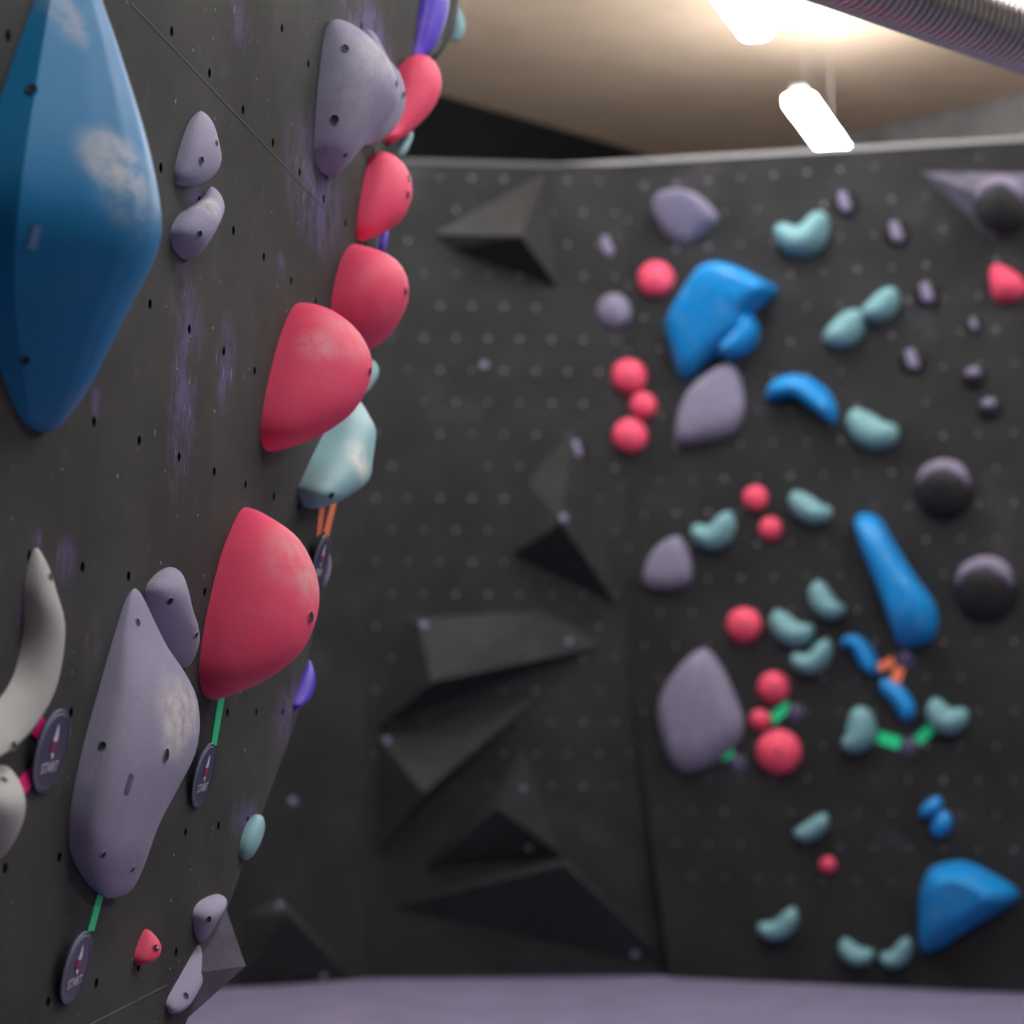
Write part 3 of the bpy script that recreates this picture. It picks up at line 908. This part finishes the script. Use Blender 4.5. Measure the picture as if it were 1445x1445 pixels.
pyramid('wall_volume', 'dusty grey pointed volume on the bottom edge of the near wall',
        [(312, 1262), (262, 1375), (250, 1450)], [(347, 1363, 0.075)], [[0, 1, 3], [1, 2, 3], [2, 0, 3]], M_vol_chalk, LW)

tape('tape_strip', 'green tape strip below the biggest red dome hold', [(308, 982), (317, 982), (305, 1052), (297, 1052)], M_green)
tape('tape_strip', 'green tape strip below the long grey slab hold', [(137, 1262), (146, 1262), (132, 1314), (123, 1314)], M_green)
tape('tape_strip', 'upper magenta tape strip at the left start tag', [(60, 1012), (67, 1019), (57, 1048), (45, 1036)], M_pink)
tape('tape_strip', 'lower magenta tape strip at the left start tag', [(47, 1079), (50, 1103), (31, 1124), (22, 1104)], M_pink)
tape('tape_strip', 'left orange tape strip under the teal faceted hold', [(451, 706), (459, 706), (453, 752), (446, 758)], M_orange)
tape('tape_strip', 'right orange tape strip under the teal faceted hold', [(470, 698), (477, 698), (463, 757), (456, 750)], M_orange)
start_tag(74, 1060, 0.051, 'navy start tag with magenta tapes beside the crescent hold', rot=0.06)
start_tag(289, 1094, 0.0495, 'navy start tag hanging below the biggest red dome hold', rot=0.05)
start_tag(109, 1366, 0.047, 'navy start tag below the long grey slab hold', rot=0.05)
start_tag(453, 793, 0.050, 'narrow looking start tag under the orange tapes', rot=0.05)

# ------------------------------------------------------------------ far wall: volumes
pyramid('wall_volume', 'black pyramid volume at the top of the middle far panel',
        [(612, 330), (772, 240), (788, 406), (638, 353)], [(735, 333, 0.28)], [[0, 1, 4], [1, 2, 4], [2, 3, 4], [3, 0, 4]], M_vol, B2, bolts=[(762, 398, .016)])
pyramid('wall_volume', 'black pyramid volume with chalked tip in the middle of the far panel',
        [(812, 600), (872, 855), (722, 782), (745, 680)], [(792, 738, 0.30)], [[0, 1, 4], [1, 2, 4], [2, 3, 4], [3, 0, 4]], M_vol, B2, bolts=[(795, 732, .03)])
pyramid('wall_volume', 'upper black wedge volume with a slit of shadow beneath, left of the far panel',
        [(570, 872), (770, 862), (850, 912), (553, 1016), (530, 1030)], [(610, 962, 0.30), (590, 878, 0.10)],
        [[0, 6, 4], [6, 5, 4], [6, 1, 5], [1, 2, 5], [2, 3, 5], [3, 4, 5], [0, 1, 6]], M_vol, B2, bolts=[(598, 882, .022), (803, 905, .017)])
pyramid('wall_volume', 'lower black wedge volume slanting down left on the far panel',
        [(532, 1040), (762, 982), (530, 1208)], [(598, 1120, 0.28)], [[0, 1, 3], [1, 2, 3], [2, 0, 3]], M_vol, B2, bolts=[(546, 1045, .022), (762, 975, .017), (673, 1000, .015)])
pyramid('wall_volume', 'dark pyramid volume with a pale triangular side, low on the far panel',
        [(737, 1055), (795, 1208), (596, 1228)], [(702, 1140, 0.26)], [[0, 1, 3], [1, 2, 3], [2, 0, 3]], M_vol, B2, bolts=[(745, 1197, .017), (738, 1112, .017)])
pyramid('wall_volume', 'lowest wide black volume with a dark underside, near the mat',
        [(548, 1280), (700, 1232), (800, 1212), (945, 1358), (880, 1352)], [(796, 1220, 0.30)],
        [[0, 1, 5], [1, 2, 5], [2, 3, 5], [3, 4, 5], [4, 0, 5]], M_vol, B2, bolts=[(896, 1347, .024)])
pyramid('wall_volume', 'dark volume by the mat beside the corner of the near wall',
        [(395, 1262), (505, 1388), (330, 1392), (350, 1290)], [(405, 1290, 0.22)], [[0, 1, 4], [1, 2, 4], [2, 3, 4], [3, 0, 4]], M_vol, B1, bolts=[(395, 1278, .022), (456, 1378, .022)])
pyramid('wall_volume', 'dusty triangular volume at the top right of the far wall under a black hold',
        [(1296, 242), (1404, 336), (1530, 270), (1500, 246)], [(1400, 280, 0.22)], [[0, 1, 4], [1, 2, 4], [2, 3, 4], [3, 0, 4]], M_vol_chalk, B3, h0=0.02)

def circle(x, y, r, ry=None, n=12):
    ry = ry or r
    return [(x + r * math.cos(2 * math.pi * k / n), y - ry * math.sin(2 * math.pi * k / n)) for k in range(n)]
def ball(x, y, r, label, mat=None, group='round red holds on the far wall', k=0.8, fr=None, name='ball_hold', h0=0.02):
    fr = fr or B3
    R = r * 11.2 / F
    return dome(name, label, circle(x, y, r), R * k, mat or M_red_far, fr=fr, group=group, n=24, h0=h0, marks=[(x, y, R * 0.12, 'bolt')] if r > 19 else ())

ball(926, 394, 26, 'red ball hold just left of the large angular blue hold')
ball(888, 531, 25, 'upper of three red ball holds in a column left of the grey leaf hold')
ball(908, 572, 19, 'small middle one of three red ball holds left of the grey leaf hold')
ball(889, 615, 25, 'lower of three red ball holds in a column left of the grey leaf hold')
ball(1066, 703, 18, 'upper of two small red balls between two teal holds')
ball(1088, 746, 17, 'lower of two small red balls beside a teal hold')
ball(1050, 882, 25, 'red ball hold above the largest grey leaf hold')
ball(1092, 970, 23, 'red ball hold just above the green tape, right of the largest grey leaf')
ball(1073, 1015, 15, 'smallest red ball at the green tape, between two bigger red balls')
ball(1099, 1061, 32, 'largest red ball hold on the far wall, right of the largest grey leaf')
ball(1168, 1220, 12, 'tiny red foothold low on the far wall below a teal hold')
dome('lump_hold', 'red lumpy hold cut by the right edge of the photo',
     [(1397, 382), (1408, 373), (1425, 380), (1445, 395), (1450, 410), (1435, 425), (1410, 428), (1399, 410)], 0.11, M_red_far, apex=(1415, 398), group='round red holds on the far wall')
ball(865, 440, 26, 'grey ball hold beside a small black foothold, left of the angular blue hold', M_grey_far, 'grey holds on the far wall', 0.9)

GG = 'grey holds on the far wall'
FLATP = [(1, 0), (0.97, 0.35), (0.9, 0.65), (0.78, 0.88), (0.6, 0.98), (0.3, 1.0)]
dome('leaf_hold', 'grey leaf shaped hold directly below the angular blue hold',
     [(1028, 513), (1045, 535), (1051, 575), (1042, 605), (1015, 620), (960, 630), (953, 615), (962, 570), (985, 538)], 0.09, M_grey_far, apex=(1000, 560), prof=FLATP, group=GG)
dome('leaf_hold', 'smallest grey leaf hold beside a teal hold at the left of the far wall',
     [(955, 756), (972, 775), (978, 805), (970, 825), (940, 834), (910, 828), (911, 800), (925, 775)], 0.08, M_grey_far, apex=(942, 785), prof=FLATP, group=GG)
dome('leaf_hold', 'largest grey leaf hold with a green tape at its lower right',
     [(992, 914), (1015, 935), (1035, 975), (1050, 1020), (1040, 1050), (1005, 1080), (962, 1092), (945, 1070), (930, 1020), (932, 985), (955, 945)], 0.11, M_grey_far, apex=(975, 985), prof=FLATP, group=GG)
dome('rock_hold', 'grey rock hold with a pale top edge, highest on the far wall',
     [(923, 296), (935, 278), (962, 272), (988, 277), (1013, 304), (1003, 322), (968, 346), (945, 335), (930, 318)], 0.13, M_grey_far, apex=(966, 305), tilt=0.75,
     prof=[(1, 0), (0.96, 0.4), (0.86, 0.8), (0.76, 0.98), (0.7, 1.0), (0.3, 1.0)], group=GG)

BG = 'blue holds on the far wall'
ANG = [(1, 0), (0.98, 0.3), (0.9, 0.7), (0.74, 0.97), (0.66, 1.0), (0.3, 0.98)]
ang, ang0 = dome('angular_hold', 'large angular blue hold with a bright top edge, upper far wall',
     [(1003, 376), (1040, 377), (1092, 403), (1096, 412), (1056, 450), (1052, 470), (1000, 510), (975, 532), (960, 534), (950, 505), (941, 468), (946, 448), (975, 405)],
     0.19, M_blue_far, apex=(1010, 442), prof=[(1, 0), (0.97, 0.4), (0.88, 0.75), (0.78, 0.97), (0.72, 1.0), (0.3, 1.0)], n=52, group=BG, tilt=0.55)
bean('side_lump', None, [(1052, 440), (1054, 470), (1036, 492), (1012, 500)], [20, 36, 34, 16], 0.15, M_blue_far, parent=ang, o0=ang0)
bean('crescent_hold', 'blue crescent hold arched over a teal one', [(1080, 566), (1100, 550), (1125, 545), (1150, 558), (1168, 578), (1176, 600)], [16, 30, 34, 36, 30, 14], 0.13, M_blue_far, group=BG, lip=-0.5)
dome('column_hold', 'long blue column hold leaning right, above the orange tapes',
     [(1207, 732), (1222, 724), (1242, 732), (1262, 765), (1290, 810), (1318, 850), (1324, 880), (1312, 905), (1272, 912), (1262, 890), (1240, 830), (1215, 770)],
     0.20, M_blue_far, apex=(1262, 815), prof=[(1, 0), (0.97, 0.35), (0.85, 0.7), (0.6, 0.95), (0.45, 1.0), (0.2, 1.02)], n=48, group=BG, sharp=40)
bean('finger_hold', 'small upper blue finger hold beside the orange tapes', [(1186, 912), (1203, 905), (1217, 918), (1228, 938), (1240, 952)], [14, 22, 26, 26, 14], 0.09, M_blue_far, group=BG)
bean('finger_hold', 'small lower blue finger hold beside the orange tapes', [(1243, 958), (1256, 972), (1270, 985), (1280, 1003), (1277, 1020)], [14, 26, 28, 26, 16], 0.09, M_blue_far, group=BG)
dome('foothold', 'upper one of a tiny blue foothold pair low on the right', [(1297, 1150), (1305, 1133), (1322, 1124), (1331, 1132), (1325, 1145), (1312, 1154)], 0.06, M_blue_far, n=20, group=BG)
dome('foothold', 'lower one of a tiny blue foothold pair low on the right', [(1313, 1172), (1320, 1152), (1333, 1143), (1344, 1155), (1340, 1172), (1325, 1182)], 0.06, M_blue_far, n=20, group=BG)
dome('angular_hold', 'large blue fan shaped hold at the lower right near the mat',
     [(1300, 1340), (1297, 1290), (1300, 1255), (1312, 1226), (1335, 1217), (1365, 1216), (1400, 1232), (1432, 1252), (1438, 1265), (1425, 1277), (1370, 1310), (1325, 1338)],
     0.24, M_blue_far, apex=(1355, 1262), prof=[(1, 0), (0.97, 0.25), (0.85, 0.6), (0.6, 0.92), (0.5, 1.0), (0.2, 1.0)], n=52, group=BG, sharp=38, tilt=0.25)

TG = 'teal crescent holds on the far wall'
def cres(label, T1, C, B, T2, H=0.11, tip=0.42):
    """Half-moon jug: its two tips, the middle of its hollow side and of its bulging side, in photo pixels."""
    T1, T2, C, B = (Vector((p[0], p[1], 0)) for p in (T1, T2, C, B))
    M = C * 0.5 + B * 0.5; w = (B - C).length
    ctrl = M * 2 - (T1 + T2) * 0.5
    pts = [T1 * (1 - t) ** 2 + ctrl * (2 * t * (1 - t)) + T2 * t * t for t in (0, .2, .4, .6, .8, 1)]
    bean('crescent_hold', label, [(p.x, p.y) for p in pts], [w * tip, w * .82, w, w, w * .82, w * tip], H, M_teal_far, group=TG, lip=0.0)
cres('largest teal crescent hold, highest on the far wall', (1097, 318), (1130, 321), (1140, 361), (1163, 299), 0.15, 0.6)
cres('teal hold, lower left one of a touching pair by the small black footholds', (1162, 470), (1185, 449), (1196, 490), (1213, 437))
cres('teal hold, upper right one of a touching pair by the small black footholds', (1215, 437), (1235, 420), (1246, 454), (1263, 406))
cres('teal crescent hold just right of the blue crescent', (1203, 577), (1236, 589), (1228, 634), (1267, 602))
cres('teal crescent hold beside the smallest grey leaf hold', (979, 740), (1005, 741), (1011, 776), (1031, 721))
cres('teal crescent hold upper right of the two small red balls', (1119, 693), (1149, 705), (1143, 740), (1174, 717))
cres('teal crescent hold left of the blue column hold', (1155, 818), (1171, 838), (1160, 870), (1194, 858))
cres('upper left teal crescent of a touching pair left of the blue finger holds', (1095, 860), (1121, 875), (1114, 911), (1149, 884))
cres('lower right teal crescent of a touching pair left of the blue finger holds', (1118, 921), (1142, 921), (1151, 951), (1169, 901))
cres('teal crescent with green tape on its right side', (1187, 1046), (1201, 1022), (1226, 1055), (1212, 996), 0.14, 0.55)
cres('teal crescent with green tape on its lower left', (1318, 984), (1341, 1000), (1329, 1035), (1365, 1001))
cres('teal crescent above the tiny red foothold', (1120, 1173), (1140, 1159), (1149, 1185), (1166, 1148), 0.08)
cres('teal crescent lowest on the left of the far wall', (1070, 1303), (1097, 1297), (1103, 1326), (1121, 1279), 0.09)
cres('left one of two teal crescents almost touching, just above the mat', (1191, 1323), (1212, 1335), (1202, 1361), (1234, 1342), 0.09)
cres('right one of two teal crescents almost touching, just above the mat', (1243, 1345), (1263, 1338), (1269, 1365), (1282, 1321), 0.09)

# small black footholds with a chalked ridge
KG = 'small black footholds with chalked ridges'
def puck(x, y, label, s=1.0, fr=None, h0=0.02, kind='ridge'):
    o, c = dome('ridge_foothold', label, circle(x, y, 19 * s, 20 * s), 0.035 * s, M_black, fr=fr or B3, n=20, h0=h0, group=KG)
    if kind == 'ridge':
        bean('chalked_ridge', None, [(x - 4 * s, y - 15 * s), (x - 1 * s, y - 2 * s), (x + 2 * s, y + 8 * s), (x + 4 * s, y + 17 * s)], [20 * s, 14 * s, 18 * s, 12 * s], 0.05 * s, M_chalked, fr=fr or B3, h0=h0, parent=o, o0=c, n=14, segs=8, lift=0.012)
    else:
        bean('chalked_lip', None, [(x - 12 * s, y - 1 * s), (x, y - 7 * s), (x + 12 * s, y - 3 * s)], [10 * s, 16 * s, 10 * s], 0.04 * s, M_chalked, fr=fr or B3, h0=h0, parent=o, o0=c, n=14, segs=8, lift=0.012)
puck(858, 348, 'small black foothold with chalked ridge below the left end of the top grey rock hold')
puck(817, 443, 'small black foothold touching the grey ball hold', 0.85)
puck(841, 530, 'small black foothold left of the upper red ball of the column')
puck(845, 614, 'small black foothold left of the lower red ball of the column', 0.9)
puck(1193, 286, 'small black foothold right of the largest teal crescent')
puck(1266, 328, 'small black foothold right of and below the one beside the largest teal crescent')
puck(1309, 414, 'small black foothold right of the touching teal pair')
puck(1288, 508, 'small black foothold below the touching teal pair')
puck(1375, 458, 'tiny black foothold below the red lumpy hold at the right edge', 0.6)
puck(1374, 532, 'upper of two black lipped footholds near the right edge', 0.9, kind='lip')
puck(1396, 576, 'lower of two black lipped footholds near the right edge', 0.9, kind='lip')
puck(812, 634, 'black foothold on the seam beside the middle pyramid volume', 0.9, fr=B2, h0=0.0)

def scoop(x, y, r, label, h0=0.02):
    o, c = dome('scoop_hold', label, circle(x, y, r, r * 0.95), 0.13, M_black_matt, n=28, h0=h0, apex=(x, y - r * 0.35), group='black scoop holds at the right edge',
                prof=[(1, 0), (0.97, 0.25), (0.85, 0.5), (0.6, 0.75), (0.35, 0.92), (0.15, 1.0)])
    s = r / 44.0
    bean('chalked_brow', None, [(x - 38 * s, y - 4 * s), (x - 24 * s, y - 24 * s), (x, y - 32 * s), (x + 22 * s, y - 25 * s), (x + 37 * s, y - 2 * s)], [8 * s, 20 * s, 24 * s, 22 * s, 8 * s], 0.06, M_brow, h0=h0, parent=o, o0=c, lift=0.06)
    return o
scoop(1334, 692, 42, 'upper black scoop hold with chalk dusted brow near the right edge')
scoop(1392, 832, 46, 'lower black scoop hold with chalk dusted brow near the right edge')
scoop(1414, 292, 40, 'black scoop hold on the dusty triangular volume, top right', h0=0.16)

# single chalked screw-on dots on the dark middle panel
def dot(x, y, r, label, fr):
    dome('screw_foothold', label, circle(x, y, r), r * 11.3 / F * 0.7, M_chalked, fr=fr, n=16, h0=0.0, group='tiny dusty footholds on the dark panels')
dot(683, 515, 6, 'tiny violet grey foothold alone on the dark panel below the top pyramid volume', B2)
dot(413, 1131, 6, 'tiny violet grey foothold on the dark panel right of the near wall edge', B1)

# far tapes and tags
tape('tape_strip', 'short green tape at the lower right of the largest grey leaf', [(1018, 1054), (1032, 1050), (1036, 1066), (1020, 1075)], M_green, B3, h=0.024)
tape('tape_strip', 'green tape between the red balls', [(1087, 1008), (1110, 988), (1118, 1000), (1092, 1022)], M_green, B3, h=0.024)
tape('tape_strip', 'green tape reaching right from a teal crescent', [(1240, 1031), (1272, 1040), (1268, 1058), (1237, 1048)], M_green, B3, h=0.024)
tape('tape_strip', 'green tape reaching lower left from a teal crescent', [(1290, 1040), (1310, 1021), (1321, 1031), (1298, 1052)], M_green, B3, h=0.024)
tape('tape_strip', 'left orange tape strip at the blue finger holds', [(1237, 937), (1260, 926), (1262, 938), (1243, 948)], M_orange, B3, h=0.024)
tape('tape_strip', 'right orange tape strip at the blue finger holds', [(1263, 940), (1277, 944), (1268, 970), (1254, 964)], M_orange, B3, h=0.024)
start_tag(1041, 1076, 0.045, 'far start tag beside the largest grey leaf hold', B3, small=True, h0=0.02, lean=0.0, h=0.008)
start_tag(1122, 1004, 0.045, 'far start tag beside the red balls', B3, small=True, h0=0.02, lean=0.0, h=0.008)
start_tag(1283, 1052, 0.045, 'far start tag between two green tapes', B3, small=True, h0=0.02, lean=0.0, h=0.008)
start_tag(1277, 929, 0.045, 'far start tag under the blue column hold', B3, small=True, h0=0.02, lean=0.0, h=0.008)
